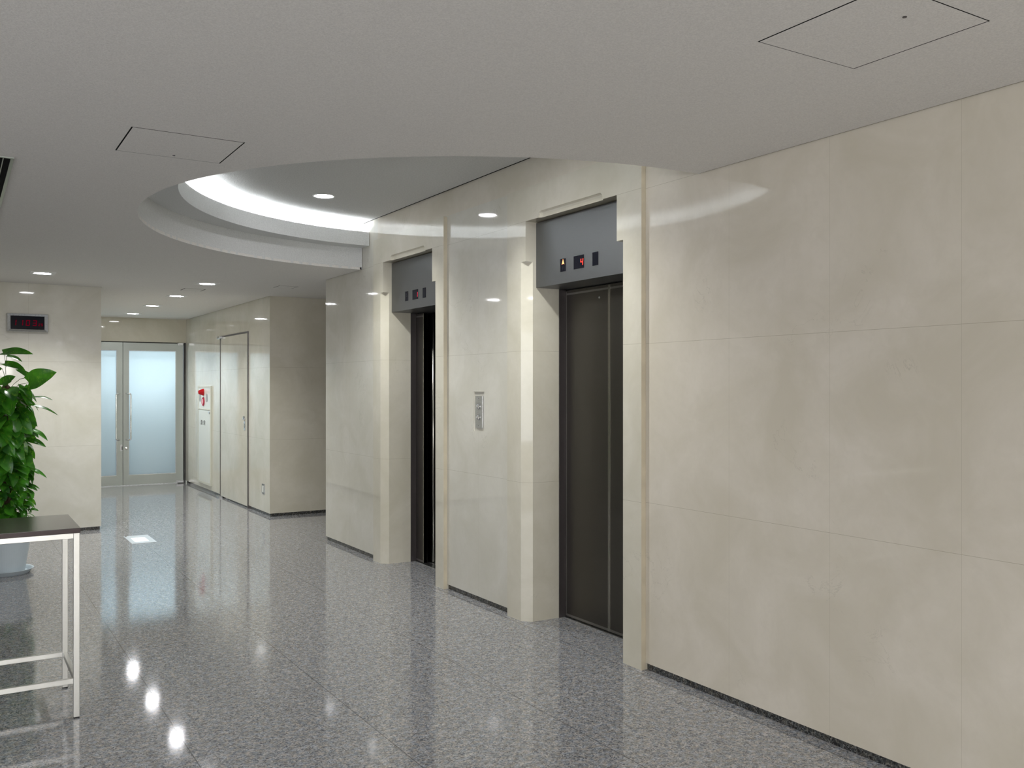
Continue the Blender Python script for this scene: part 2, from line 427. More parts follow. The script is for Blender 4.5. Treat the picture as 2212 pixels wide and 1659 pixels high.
def portal(n, y0, j0, j1, y1, label):
    """stone surround: near pier y0..j0, opening j0..j1, far pier j1..y1"""
    b = B(); c = 0.055; x1 = 3.367; cs = 2.30
    prism(b, [(XP, y0), (x1, y0), (x1, j0), (XP + c, j0), (XP, j0 - c)], 0, cs)
    box(b, XP, x1, y0, j0, cs, 2.553)
    prism(b, [(XP, y1), (x1, y1), (x1, j1), (XP + c, j1), (XP, j1 + c)], 0, cs)
    box(b, XP, x1, j1, y1, cs, 2.553)
    # lintel; its lower front edge carries a scooped moulding with rounded stops
    g0, g1 = j0 + 0.125, j1 - 0.145
    box(b, XP, XP + .10, y0, g0, 2.553, 2.765); box(b, XP, XP + .10, g1, y1, 2.553, 2.765)
    ys = [g0 + (g1 - g0) * k / 60 for k in range(61)]
    prof = [(0.0, 0.040), (0.006, 0.037), (0.016, 0.031), (0.023, 0.020), (0.026, 0.008), (0.018, 0.006), (0.0175, 0.0)]
    grid = []
    for y in ys:
        e = min(y - g0, g1 - y) / 0.03
        s = 1.0 if e >= 1 else math.sqrt(max(0.0, 1 - (1 - e) ** 2))
        grid.append([b.verts.new((XP, y, 2.765))] + [b.verts.new((XP + dx * s, y, 2.553 + dz * (1.0 if dz == 0 else s))) for dx, dz in prof] +
                    [b.verts.new((XP + .10, y, 2.553)), b.verts.new((XP + .10, y, 2.765))])
    for p, q in zip(grid, grid[1:]):
        for k in range(len(p)): b.faces.new((p[k], p[(k + 1) % len(p)], q[(k + 1) % len(p)], q[k]))
    o = struct('trim_%d' % n, b, 'stone_portal', label)
    e = B(); box(e, XP + .0005, XW - .0005, y0 - .0012, y0 - .0002, 0.002, 2.763)
    obj('edge_strip', e, 'edge', o)
    return o
portal(3, 3.722, 3.930, 4.857, 5.080, 'protruding marble surround of the nearer elevator')
portal(4, 5.985, 6.172, 7.090, 7.300, 'protruding marble surround of the farther elevator')

# corridor walls beyond
b = box(B(), XW, 3.6, 10.385, 14.9, 0.036, 2.62); struct('wall_corridor_right', b, 'stone_corr', 'cream marble corridor wall with flush door and hydrant cabinet')
b = box(B(), 3.1405, 7.0, 10.3835, 10.6, 0.036, 2.62); struct('wall_passage', b, 'stone_side', 'cream marble wall facing the viewer, in the side passage')
b = box(B(), 6.9, 7.05, 8.5, 10.4, 0, 2.62); struct('wall_passage_end', b, 'stone_plain')
b = box(B(), -4.6, 1.352, 10.39, 10.9, 0.036, 2.62); box(b, 1.10, 1.352, 10.85, 14.9, 0.036, 2.62)
struct('wall_front', b, 'stone_clock', 'cream marble wall with the clock')
b = box(B(), 1.34, 3.16, 14.76, 14.98, 2.19, 2.62); struct('wall_far', b, 'stone_side', 'marble strip above the frosted glass doors')
b = B(); box(b, -4.6, 1.34, 10.402, 10.6, 0, 0.036); box(b, 1.2, 1.34, 10.6, 14.75, 0, 0.036); struct('baseboard_front', b, 'base', 'dark granite skirting under the clock wall')
b = box(B(), XW + .012, 3.3, 10.397, 14.75, 0, 0.036); box(b, 3.3, 6.9, 10.397, 10.5, 0, 0.036); struct('baseboard_corridor', b, 'base', 'dark granite skirting of the corridor wall')

# wall behind the viewer and wall on the left, with windows
def window_wall(name, axis, pos, span, wins, z0, z1, n0):
    b = B()
    def seg(a0, a1, c0, c1):
        if axis == 'Y': box(b, a0, a1, pos - .15, pos, c0, c1)
        else: box(b, pos - .15, pos, a0, a1, c0, c1)
    edges = [span[0]] + [e for w in wins for e in w] + [span[1]]
    for k in range(0, len(edges), 2): seg(edges[k], edges[k + 1], 0, 3.1)
    for w in wins: seg(w[0], w[1], 0, z0); seg(w[0], w[1], z1, 3.1)
    struct(name, b, 'stone_plain')
    for i, w in enumerate(wins):
        f = B(); t = 0.05
        def bx(bb, a0, a1, c0, c1, d0, d1):
            if axis == 'Y': box(bb, a0, a1, pos + d0, pos + d1, c0, c1)
            else: box(bb, pos + d0, pos + d1, a0, a1, c0, c1)
        m_ = (w[0] + w[1]) / 2
        bx(f, w[0], w[0] + t, z0, z1, -.1, -.04); bx(f, w[1] - t, w[1], z0, z1, -.1, -.04); bx(f, m_ - t / 2, m_ + t / 2, z0, z1, -.1, -.04)
        bx(f, w[0], w[1], z0, z0 + t, -.1, -.04); bx(f, w[0], w[1], z1 - t, z1, -.1, -.04)
        o = struct('window_%d' % (n0 + i), f, 'alu')
        g = B(); bx(g, w[0] + t, w[1] - t, z0 + t, z1 - t, -.073, -.069); obj('pane', g, 'glass', o)
window_wall('wall_back', 'Y', -5.5, (-4.6, 3.3), [(-3.6, -1.6), (-0.6, 1.4)], 0.45, 2.4, 1)
window_wall('wall_left', 'X', -4.5, (-5.5, 10.5), [(-4.7, -2.3), (-1.8, 0.6), (1.1, 3.5)], 0.5, 2.45, 3)
# dark void over the ceiling so no light leaks in
b = box(B(), -4.8, 7.2, -5.8, 15.0, 3.1, 3.2); struct('ceiling_slab', b, 'ceil', 'slab over the ceiling')

# vestibule behind the frosted doors
b = B(); box(b, 0.9, 1.05, 14.9, 18.6, 0, 2.7); box(b, 3.5, 3.65, 14.9, 18.6, 0, 2.7); box(b, 0.9, 3.65, 14.98, 18.6, 2.6, 2.75)
box(b, 0.9, 3.65, 18.45, 18.6, 0, 1.0); box(b, 0.9, 3.65, 18.45, 18.6, 2.5, 2.7)
struct('wall_vestibule', b, 'stone_plain')

# ---------------------------------------------------------------- frosted glass doors
DY = 14.80
def glass_door(n, x0, x1, meet, label):
    """meet: +1 when the meeting stile is at x1, -1 when at x0"""
    b = B(); y0, y1 = DY - .02, DY + .022
    sm, sh, tr, br = 0.079, 0.105, 0.115, 0.145
    l, r = (sh, sm) if meet > 0 else (sm, sh)
    z0, z1 = 0.012, 2.175
    box(b, x0, x0 + l, y0, y1, z0, z1); box(b, x1 - r, x1, y0, y1, z0, z1)
    box(b, x0 + l, x1 - r, y0, y1, z1 - tr, z1); box(b, x0 + l, x1 - r, y0, y1, z0, z0 + br)
    o = struct('door_%d' % n, b, 'alu', label)
    g = box(B(), x0 + l - .004, x1 - r + .004, DY - .002, DY + .002, z0 + br - .004, z1 - tr + .004)
    obj('pane', g, 'frost', o)
    bd = B(); t = .008
    gx0, gx1, gz0, gz1 = x0 + l, x1 - r, z0 + br, z1 - tr
    for q in ((gx0, gx0 + t, gz0, gz1), (gx1 - t, gx1, gz0, gz1), (gx0 + t, gx1 - t, gz0, gz0 + t), (gx0 + t, gx1 - t, gz1 - t, gz1)): box(bd, q[0], q[1], DY - .012, DY - .003, q[2], q[3])
    obj('glazing_bead', bd, 'steel', o)
    xs = (x1 - 0.045) if meet > 0 else (x0 + 0.045)
    s = -1 if meet > 0 else 1
    xb = xs + s * 0.055
    zz0, zz1 = 0.700, 1.400
    pts = [(xs, y0 + .001, zz1), (xs, y0 - .045, zz1)]
    pts += [(xs + s * 0.055 * k / 4 * 0.6, y0 - .045 - .012 * k / 4, zz1) for k in range(1, 5)]
    h = [(xs, y0, zz1), (xs + s * .006, y0 - .035, zz1), (xs + s * .020, y0 - .055, zz1), (xb - s * .012, y0 - .062, zz1 - .001), (xb - s * .003, y0 - .064, zz1 - .010), (xb, y0 - .064, zz1 - .028)]
    h2 = [(p[0], p[1], zz0 + (zz1 - p[2])) for p in reversed(h)]
    hd = tube(B(), h + [(xb, y0 - .064, 1.05)] + h2, 0.012, 12)
    obj('door_handle', hd, 'chrome', o, smooth=True)
    lk = lathe(B(), [(0.0, 0), (0.020, 0), (0.020, .006), (0.014, .010), (0.0, .011)][1:], 20, Matrix.Translation((xs, y0 + .001, 0.565)) @ Matrix.Rotation(PI / 2, 4, 'X'))
    if meet < 0: obj('lock_cylinder', lk, 'chrome', o, smooth=False)
    else:
        lk.free(); lk = box(B(), x1 - .035, x1 - .004, y0 - .004, y0, 0.53, 0.63); obj('lock_plate', lk, 'steel', o)
        lk = box(B(), x1 - .014, x1 - .004, y0 - .006, y0 - .003, 0.55, 0.60); obj('bolt_slot', lk, 'black', o)
    xh = (x0 + .03) if meet > 0 else (x1 - .03)
    p = box(B(), xh - .055, xh + .025, y0 - .035, y0, 2.150, 2.182); box(p, xh - .035, xh + .03, y0 - .04, y0 + .03, 2.176, 2.188)
    obj('top_pivot', p, 'steel', o, bevel=.002)
    p = box(B(), xh - .075, xh + .03, y0 - .035, y0 + .01, 0.012, 0.045); obj('bottom_pivot', p, 'steel', o, bevel=.002)
    p = box(B(), xh - .055, xh + .035, y0 - .05, y0 + .01, 0.0, 0.013); obj('pivot_base', p, 'black', o)
    return o
glass_door(1, 1.362, 2.222, 1, 'left frosted glass door leaf, partly behind the clock wall')
glass_door(2, 2.228, 3.100, -1, 'right frosted glass door leaf at the corridor end')
b = B(); box(b, 1.352, 3.14, DY - .03, DY + .04, 2.184, 2.194); box(b, 1.352, 3.14, DY + .024, DY + .04, 2.15, 2.185); box(b, 2.205, 2.245, DY + .023, DY + .03, 0.02, 2.15); box(b, 3.108, 3.139, DY - .02, DY + .03, 0.0, 2.184); box(b, 1.353, 1.36, DY - .02, DY + .03, 0.0, 2.184)  # black strips for the shaded door gap; rear strips added against light leaks
struct('trim_5', b, 'black', 'black frame standing in for the shaded gap around the glass doors')
b = box(B(), 1.36, 3.10, DY - .03, DY + .06, 0.0, 0.006); struct('trim_6', b, 'steel', 'metal threshold of the glass doors')

# ---------------------------------------------------------------- flush stone door in the corridor wall
b = box(B(), XW - .008, XW + .02, 11.272, 12.590, 0.022, 2.170)
d3 = struct('door_3', b, 'stone_corr', 'flush marble faced door in the corridor wall')
f = B(); w = .016
box(f, XW - .013, XW + .01, 11.254, 11.254 + w, 0.0, 2.19); box(f, XW - .013, XW + .01, 12.594, 12.594 + w, 0.0, 2.19); box(f, XW - .013, XW + .01, 11.254 + w, 12.594, 2.172, 2.19)
obj('door_frame', f, 'jamb_met', d3)
f = box(B(), XW - .045, XW - .008, 12.50, 12.66, 2.155, 2.187); obj('top_hinge', f, 'steel', d3, bevel=.002)
f = box(B(), XW - .055, XW - .008, 12.49, 12.66, 0.0, 0.020); obj('floor_hinge', f, 'steel', d3, bevel=.002)
f = lathe(B(), [(0.001, -.001), (0.028, 0), (0.028, .008), (0.022, .02), (0.001, .022)], 20, Matrix.Translation((XW - .009, 11.40, 1.110)) @ Matrix.Rotation(-PI / 2, 4, 'Y'))
obj('door_lock', f, 'chrome', d3)
f = lathe(B(), [(0.001, -.001), (0.040, 0), (0.040, .005), (0.030, .006), (0.020, .003), (0.001, .003)], 24, Matrix.Translation((XW - .009, 11.40, 1.015)) @ Matrix.Rotation(-PI / 2, 4, 'Y') @ Matrix.Scale(1.5, 4, (1, 0, 0)))
obj('ring_handle', f, 'chrome', d3)

# ---------------------------------------------------------------- elevators
SEG = {'0': 'abcdef', '1': 'bc', '2': 'abged', '3': 'abgcd', '4': 'fgbc', '5': 'afgcd', '6': 'afgedc', '7': 'abc', '8': 'abcdefg', '9': 'abcfgd'}
def seven(bm, ch, w, h, t, place, slant=0.12):
    """segments as small bars; place(u, v, d) -> world point, u to the reader's right"""
    def bar(u0, v0, u1, v1):
        ps = []
        for d in (0, 0.0008):
            for u, v in ((u0, v0), (u1, v0), (u1, v1), (u0, v1)):
                ps.append(bm.verts.new(place(u + slant * v, v, d)))
        for fc in ((0, 1, 2, 3), (4, 5, 6, 7), (0, 1, 5, 4), (1, 2, 6, 5), (2, 3, 7, 6), (3, 0, 4, 7)): bm.faces.new([ps[i] for i in fc])
    s = SEG[ch]; m = h / 2; g = t * 0.25
    if 'a' in s: bar(g, h - t, w - g, h)
    if 'g' in s: bar(g, m - t / 2, w - g, m + t / 2)
    if 'd' in s: bar(g, 0, w - g, t)
    if 'f' in s: bar(0, m + g, t, h - g)
    if 'b' in s: bar(w - t, m + g, w, h - g)
    if 'e' in s: bar(0, g, t, m - g)
    if 'c' in s: bar(w - t, g, w, m - g)
HX = 3.190         # header face
def elevator(y0, y1, floor_no, up, gap, label, led):
    """opening y0 (near) .. y1 (far)"""
    ym = (y0 + y1) / 2
    e = thing('elevator', (3.42, ym, 0), label, 'elevator')
    b = box(B(), HX, 3.505, y0 - .01, y1 + .002, 2.135, 2.548)
    hd = obj('header_panel', b, 'steel_d', e)
    # displays (u runs to the reader's right: towards the viewer, minus y)
    o = ym + 0.0
    d = box(B(), HX - .002, HX + .01, o + .135, o + .190, 2.207, 2.285); ar = obj('arrow_display', d, 'disp', e)
    ua = B()
    def tri(bb, cy, cz, s):
        pts = [(cy - .0125, cz - s * .015), (cy, cz - s * .010), (cy + .0125, cz - s * .015), (cy, cz + s * .017)]
        lo = [bb.verts.new((HX - .0022, p[0], p[1])) for p in pts]; hi = [bb.verts.new((HX - .0032, p[0], p[1])) for p in pts]
        bb.faces.new(lo); bb.faces.new(hi)
        for k in range(4): bb.faces.new((lo[k], lo[(k + 1) % 4], hi[(k + 1) % 4], hi[k]))
    tri(ua, o + .160, 2.265, 1); obj('up_arrow', ua, 'orange' if up else 'arrow_off', ar)
    da = B(); tri(da, o + .160, 2.227, -1); obj('down_arrow', da, 'arrow_off', ar)
    d = box(B(), HX - .002, HX + .01, o - .052, o + .050, 2.207, 2.285); ds = obj('floor_display', d, 'disp', e)
    n = B(); seven(n, floor_no, .026, .040, .0048, lambda u, v, dd: (HX - .0024 - dd, o - .018 - u, 2.223 + v)); obj('floor_number', n, led, ds)
    d = box(B(), HX - .002, HX + .01, o - .192, o - .137, 2.207, 2.285); obj('blank_display', d, 'disp', e)
    # frame
    for s in (0, 1):
        f = B()
        yy = (y0 - .012, y0 + .008) if s == 0 else (y1 - .006, y1 + .014)
        box(f, 3.367, 3.418, yy[0], yy[1], 0.0, 2.135)
        obj('door_jamb', f, 'jamb_met', e)
    # door leaves
    for s in (0, 1):
        g = gap
        a0, a1 = (y0 + .01 - g, ym - g) if s == 0 else (ym + g, y1 - .008 + g)
        if s == 0: a1 -= .002
        else: a0 += .002
        lf = box(B(), 3.420, 3.450, a0, a1, 0.006, 2.128)
        l = obj('door_leaf', lf, 'door_met', e)
        ed = B(); t = .0085
        my = a1 - t if s == 0 else a0
        box(ed, 3.4175, 3.452, my, my + t, 0.008, 2.124)
        obj('meeting_edge', ed, 'trim_met', l)
        ed = B(); oy = a0 if s == 0 else a1 - .006
        box(ed, 3.4185, 3.4205, a0 + .004, a1 - .004, 0.010, 0.024); box(ed, 3.4185, 3.4205, a0 + .004, a1 - .004, 2.098, 2.110)
        box(ed, 3.4185, 3.4205, oy + .0, oy + .006, 0.010, 2.12)
        obj('leaf_border', ed, 'border', l)
        if s == 1 and not gap:
            k = lathe(B(), [(0.001, 0), (0.007, 0), (0.007, .002), (0.003, .0025), (0.001, .001)], 16, Matrix.Translation((3.420, ym + .10, 2.055)) @ Matrix.Rotation(-PI / 2, 4, 'Y')); obj('key_hole', k, 'steel', l)
        # inner doors of the car
        cd = box(B(), 3.500, 3.530, a0, a1, 0.006, 2.128)
        c_ = obj('car_door_leaf', cd, 'door_met', e)
        if gap:
            ce = tube(B(), [(3.512, (a0 if s == 1 else a1), 0.01), (3.512, (a0 if s == 1 else a1), 2.12)], 0.017, 16)
            obj('safety_edge', ce, 'trim_met', c_, smooth=True)
    s_ = B(); box(s_, 3.400, 3.470, y0 - .1, y1 + .0, -.01, 0.003)
    for x in (3.478, 3.494, 3.512, 3.532): box(s_, x, x + .010, y0 - .1, y1 + .0, -.01, 0.003)
    obj('door_sill', s_, 'steel', e)
    cb = B()
    box(cb, 4.9, 4.95, y0 - .3, y1 + .3, 0, 2.3); box(cb, 3.6, 4.95, y0 - .35, y0 - .3, 0, 2.3); box(cb, 3.6, 4.95, y1 + .3, y1 + .35, 0, 2.3)
    box(cb, 3.55, 4.95, y0 - .3, y1 + .3, 2.25, 2.3); box(cb, 3.56, 4.95, y0 - .3, y1 + .3, 0.0, 0.012)
    obj('car_interior', cb, 'jamb_met', e)
    return e
elevator(3.930, 4.857, '4', True, 0.0, 'nearer elevator with closed dark doors, its display showing 4 and a lit arrow', 'red_led')
elevator(6.172, 7.090, '1', False, 0.310, 'farther elevator with partly open doors and a red figure 1 on its display', 'red_mid')
# shaft walls closing off behind the door line
b = B()
for y0, y1 in ((3.930, 4.857), (6.172, 7.090)):
    box(b, 3.368, 3.40, y0 - .2, y0 - .013, 0.036, 2.77); box(b, 3.368, 3.40, y1 + .015, y1 + .2, 0.036, 2.77)
box(b, 5.2, 5.3, 3.4, 8.4, 0, 3.1)
struct('wall_shaft', b, 'void', 'elevator shaft wall with its darkness put into the colour')  # near-black colour stands in for the lack of light in the shaft

# call plate between the elevators
cp = thing('call_button_panel', (XW + .010, 5.512, 1.326), 'brushed steel call plate with two round chrome buttons between the elevators', 'call panel')
b = box(B(), XW + .0, XW + .0095, 5.463, 5.559, 1.213, 1.438); obj('plate', b, 'steel', cp, bevel=.0015)
for z in (1.365, 1.289):
    m_ = Matrix.Translation((XW + .0, 5.512, z)) @ Matrix.Rotation(-PI / 2, 4, 'Y')
    bt = obj('call_button', lathe(B(), [(0.001, -.001), (0.0205, -.001), (0.0205, .004), (0.017, .006), (0.015, .0015), (0.001, .0005)], 28, m_), 'chrome', cp, smooth=False)
for z in (1.420, 1.231):
    obj('screw', lathe(B(), [(0.0005, -.001), (0.003, -.001), (0.003, .0008), (0.0005, .001)], 10, Matrix.Translation((XW, 5.512, z)) @ Matrix.Rotation(-PI / 2, 4, 'Y')), 'jamb_met', cp)

# ---------------------------------------------------------------- hydrant cabinet
hc = thing('hydrant_cabinet', (XW, 13.49, 0.11), 'ivory fire hydrant cabinet with red lamp and button on the corridor wall', 'cabinet')
y0, y1 = 13.10, 13.88
b = B(); t = .028; X0 = XW - .022
for q in ((y0, y0 + t, 0.10, 1.515), (y1 - t, y1, 0.10, 1.515), (y0 + t, y1 - t, 0.10, 0.128), (y0 + t, y1 - t, 1.487, 1.515), (y0 + t, y1 - t, 1.168, 1.190)): box(b, X0, XW - .0005, q[0], q[1], q[2], q[3])
obj('cabinet_frame', b, 'cab_d', hc, bevel=.002)
b = box(B(), X0 + .006, XW - .001, y0 + t, y1 - t, 1.190, 1.487); tp = obj('upper_panel', b, 'cab', hc)
b = box(B(), X0 + .004, XW - .001, y0 + t + .004, y1 - t - .004, 0.131, 1.164); dp = obj('door', b, 'cab', hc)
b = box(B(), X0 - .006, X0 + .004, y0 + t + .015, y0 + t + .075, 1.125, 1.150); obj('pull', b, 'steel', dp)
cv_ = bpy.data.curves.new('lettering', 'FONT'); cv_.body = '消火栓'; cv_.size = 0.080; cv_.extrude = 0.0006; cv_.space_character = 1.6; cv_.align_x = 'CENTER'; cv_.offset = 0.0
to = bpy.data.objects.new('lettering_tmp', cv_); COL.objects.link(to)
dg = bpy.context.evaluated_depsgraph_get(); me = bpy.data.meshes.new_from_object(to.evaluated_get(dg)); bpy.data.objects.remove(to)
me.transform(Matrix.Translation((X0 + .0030, 13.555, 0.955)) @ Matrix(((0, 0, -1, 0), (-1, 0, 0, 0), (0, 1, 0, 0), (0, 0, 0, 1))))
me.materials.clear(); me.materials.append(M['ink'])
lo = bpy.data.objects.new('lettering', me); COL.objects.link(lo); lo.parent = dp; lo.matrix_parent_inverse = dp.matrix_basis.inverted()
def disc(y, z, prof, name, mat, par, sy=1.0):
    return obj(name, lathe(B(), prof, 28, Matrix.Translation((X0 + .0055, y, z)) @ Matrix.Rotation(-PI / 2, 4, 'Y')), mat, par, smooth=False)
disc(13.535, 1.425, [(0.001, -.001), (0.050, 0), (0.049, .010), (0.038, .040), (0.030, .062), (0.018, .074), (0.001, .077)], 'indicator_lamp', 'red_glass', hc)
pb = disc(13.535, 1.290, [(0.001, -.001), (0.064, 0), (0.064, .010), (0.056, .016), (0.046, .010), (0.001, .010)], 'call_button', 'red_btn', hc)
disc(13.545, 1.290, [(0.001, .010), (0.040, .0105), (0.040, .013), (0.001, .014)], 'button_face', 'pink', pb)
for y in (13.745, 13.335): disc(y, 1.345, [(0.001, -.001), (0.060, 0), (0.060, .002), (0.001, .002)], 'speaker_grille', 'grille', hc)

# wall socket
so = thing('wall_socket', (XW, 10.625, 0.30), 'small steel wall socket low on the corridor wall beside the corner', 'socket')
b = box(B(), XW - .006, XW - .0003, 10.572, 10.678, 0.240, 0.360); obj('plate', b, 'steel', so, bevel=.001)
b = box(B(), XW - .009, XW - .006, 10.605, 10.655, 0.262, 0.338); obj('socket_insert', b, 'cab', so)

# ---------------------------------------------------------------- clock
ck = thing('wall_clock', (0.667, 10.39, 2.15), 'silver framed digital wall clock with dim red figures', 'clock')
cx0, cx1, cz0, cz1 = 0.483, 0.850, 2.058, 2.240; dpt = 0.045; wf = 0.030
b = B()
O = [(cx0, cz0), (cx1, cz0), (cx1, cz1), (cx0, cz1)]; Iq = [(cx0 + wf + .004, cz0 + wf - .004), (cx1 - wf - .004, cz0 + wf - .004), (cx1 - wf - .004, cz1 - wf + .004), (cx0 + wf + .004, cz1 - wf + .004)]
back = [b.verts.new((x, 10.3895, z)) for x, z in O]; rim = [b.verts.new((x, 10.39 - dpt + .010, z)) for x, z in O]
top = [b.verts.new((x, 10.39 - dpt, z)) for x, z in [(cx0 + .004, cz0 + .004), (cx1 - .004, cz0 + .004), (cx1 - .004, cz1 - .004), (cx0 + .004, cz1 - .004)]]
inn = [b.verts.new((x, 10.39 - dpt + .014, z)) for x, z in Iq]
for k in range(4):
    j = (k + 1) % 4
    b.faces.new((back[k], back[j], rim[j], rim[k])); b.faces.new((rim[k], rim[j], top[j], top[k])); b.faces.new((top[k], top[j], inn[j], inn[k]))
b.faces.new(back)
obj('clock_frame', b, 'steel', ck)
b = box(B(), Iq[0][0] - .002, Iq[1][0] + .002, 10.39 - dpt + .012, 10.385, Iq[0][1] - .002, Iq[2][1] + .002); fc = obj('display_panel', b, 'disp', ck)
yf = 10.39 - dpt + .0118
n = B()
for ch, x in (('1', 0.528), ('1', 0.588), ('0', 0.648), ('3', 0.710)):
    n = B(); seven(n, ch, .036, .058, .0085, lambda u, v, d, x=x: (x + u, yf - d - .0002, 2.118 + v), 0.08)
    obj('hour_figure', n, 'red_dim', fc)
for ch, x in (('2', 0.762), ('5', 0.786)):
    n = B(); seven(n, ch, .016, .026, .005, lambda u, v, d, x=x: (x + u, yf - d - .0002, 2.118 + v), 0.08)
    obj('second_figure', n, 'red_dim', fc)

# ---------------------------------------------------------------- downlights
SPOT = 62.0
def downlight(x, y, z, r, label, square, group, power=1.0):
    o = thing('downlight', (x, y, z), label, 'ceiling light', group)
    tr = B()
    if square:
        s = .105
        seg = 32
        for zz in (z - .004,):
            inner = [tr.verts.new((x + (r + .004) * math.cos(2 * PI * k / seg), y + (r + .004) * math.sin(2 * PI * k / seg), zz)) for k in range(seg)]
            outer = []
            for k in range(seg):
                a = 2 * PI * k / seg; c, s_ = math.cos(a), math.sin(a); f_ = s / max(abs(c), abs(s_))
                outer.append(tr.verts.new((x + f_ * c, y + f_ * s_, zz)))
            up = [tr.verts.new((v.co.x, v.co.y, z + .001)) for v in outer]
            for k in range(seg):
                j = (k + 1) % seg
                tr.faces.new((inner[k], inner[j], outer[j], outer[k])); tr.faces.new((outer[k], outer[j], up[j], up[k]))
    lathe(tr, [(r, z - .004), (r + .010, z - .006), (r + .014, z - .0005), (r + .004, z + .0005)], 40, Matrix.Translation((x, y, 0)), cap=False)
    obj('trim_ring', tr, 'ltrim', o)
    obj('lens', lathe(B(), [(0.001, z - .0045), (r * .7, z - .0042), (r, z - .0025), (r, z + .0005)], 40, Matrix.Translation((x, y, 0)), cap=True), 'lamp', o)
    d = bpy.data.lights.new('downlight_lamp', 'SPOT'); d.energy = SPOT * power; d.spot_size = math.radians(130); d.spot_blend = 0.75
    d.shadow_soft_size = r * .8; d.color = (0.985, 1.0, 0.955)
    l = bpy.data.objects.new('downlight_lamp', d); COL.objects.link(l); l.parent = o; l.location = (0, 0, -.02)
    return o
names = {9.47: 'lit square trimmed downlight nearest the oval recess in the corridor row',
         10.93: 'second lit downlight of the corridor row, beyond the nearest',
         12.40: 'third lit downlight of the corridor row, counted from the oval recess',
         13.87: 'farthest lit downlight, just before the frosted glass doors'}
for y, l in names.items(): downlight(2.222, y, H, .075, l, True, 'corridor downlights')
downlight(0.725, 9.39, H, .072, 'lit square trimmed downlight above the wall with the clock', True, 'lobby downlights', 1.5)
downlight(2.418, 6.625, HI, .070, 'round lit downlight in the raised ceiling of the oval recess', False, 'recess downlights', 1.45)
downlight(2.418, 4.39, HI, .070, 'round downlight of the oval recess in front of the nearer elevator', False, 'recess downlights', 1.45)
for x in (-0.9, -2.6):
    for y in (-3.4, -1.5, 0.4, 2.2): downlight(x, y, H, .072, 'added fill downlight outside the picture on the left of the lobby', True, 'added lobby fill lights outside the picture')  # unseen lamps added to brighten the near floor and ceiling
for x, y in ((0.72, -3.4), (2.22, -3.4), (0.72, -0.6), (2.22, -0.6)): downlight(x, y, H, .072, 'added fill downlight outside the picture behind the viewer', True, 'added fill lights behind the viewer')  # more unseen lamps, added to light the lobby from behind

# ---------------------------------------------------------------- ceiling hatches and the linear diffuser
def hatch(x0, x1, y0, y1, w, label, latch=None):
    o = thing('ceiling_hatch', ((x0 + x1) / 2, (y0 + y1) / 2, H), label, 'ceiling hatch', 'ceiling hatches')
    b = B()
    for q in ((x0, x0 + w, y0, y1), (x1 - w, x1, y0, y1), (x0 + w, x1 - w, y0, y0 + w * .6), (x0 + w, x1 - w, y1 - w * .6, y1)): box(b, q[0], q[1], q[2], q[3], H - .0006, H + .002)
    obj('joint_frame', b, 'void', o)
    b = box(B(), x0 + w, x1 - w, y0 + w * .6, y1 - w * .6, H - .0008, H + .002); obj('panel', b, 'ceil', o)
    if latch: obj('latch', lathe(B(), [(0.001, H - .003), (.006, H - .003), (.006, H - .001), (.001, H - .001)], 12, Matrix.Translation((*latch, 0))), 'jamb_met', o)
    return o
hatch(0.622, 1.078, 3.918, 4.345, .006, 'square access hatch in the ceiling left of the oval recess', (0.862, 4.30))
hatch(2.087, 2.535, 1.490, 1.951, .005, 'nearest square access hatch in the ceiling, at the upper right', (2.30, 1.60))
hatch(2.12, 2.34, 10.03, 10.25, .010, 'small ceiling hatch between the first two corridor downlights')
hatch(2.90, 3.10, 9.25, 9.47, .006, 'small ceiling hatch at the mouth of the side passage')
sd = thing('air_diffuser', (0.17, 6.5, H), 'dark linear air slot in the ceiling at the left picture edge', 'air vent')
b = B()
for x0, x1 in ((0.085, 0.118), (0.236, 0.250), (0.160, 0.164), (0.205, 0.209)): box(b, x0, x1, 4.735, 8.5, H - .006, H + .004)
box(b, 0.085, 0.25, 4.725, 4.737, H - .006, H + .004); box(b, 0.085, 0.25, 8.5, 8.512, H - .006, H + .004)
obj('slot_frame', b, 'alu', sd)
b = box(B(), 0.118, 0.236, 4.737, 8.5, H - .002, H + .003); obj('slot', b, 'void', sd)  # flat black infill, darkness of the slot painted on

# ---------------------------------------------------------------- floor sign
fs = thing('floor_sign', (1.59, 9.53, 0), 'small backlit guidance sign set flush in a steel plate in the floor', 'floor sign')
fx0, fx1, fy0, fy1 = 1.478, 1.702, 9.275, 9.775; gx0, gx1, gy0, gy1 = 1.522, 1.648, 9.375, 9.628
b = B()
for q in ((fx0, gx0, fy0, fy1), (gx1, fx1, fy0, fy1), (gx0, gx1, fy0, gy0), (gx0, gx1, gy1, fy1)): box(b, q[0], q[1], q[2], q[3], -.01, .003)
obj('plate', b, 'plate', fs)
b = box(B(), gx0, gx1, gy0, gy1, -.01, .0022); gl = obj('sign_glass', b, 'lit', fs)
b = B()   # walking figure and arrow, lying flat
def flat(bb, pts, z0=.0022, z1=.0030): prism(bb, pts, z0, z1)
flat(b, [(1.556, 9.53), (1.566, 9.52), (1.610, 9.535), (1.604, 9.552)])
flat(b, [(1.566, 9.545), (1.574, 9.54), (1.590, 9.590), (1.580, 9.594)])
flat(b, [(1.600, 9.535), (1.609, 9.532), (1.622, 9.575), (1.612, 9.580)])
flat(b, [(1.55, 9.43), (1.55, 9.45), (1.59, 9.45), (1.59, 9.47), (1.625, 9.44), (1.59, 9.41), (1.59, 9.43)])
lathe(b, [(.001, .0022), (.011, .0022), (.011, .003), (.001, .003)], 14, Matrix.Translation((1.578, 9.500, 0)))
obj('pictogram', b, 'green', gl)
b = B()
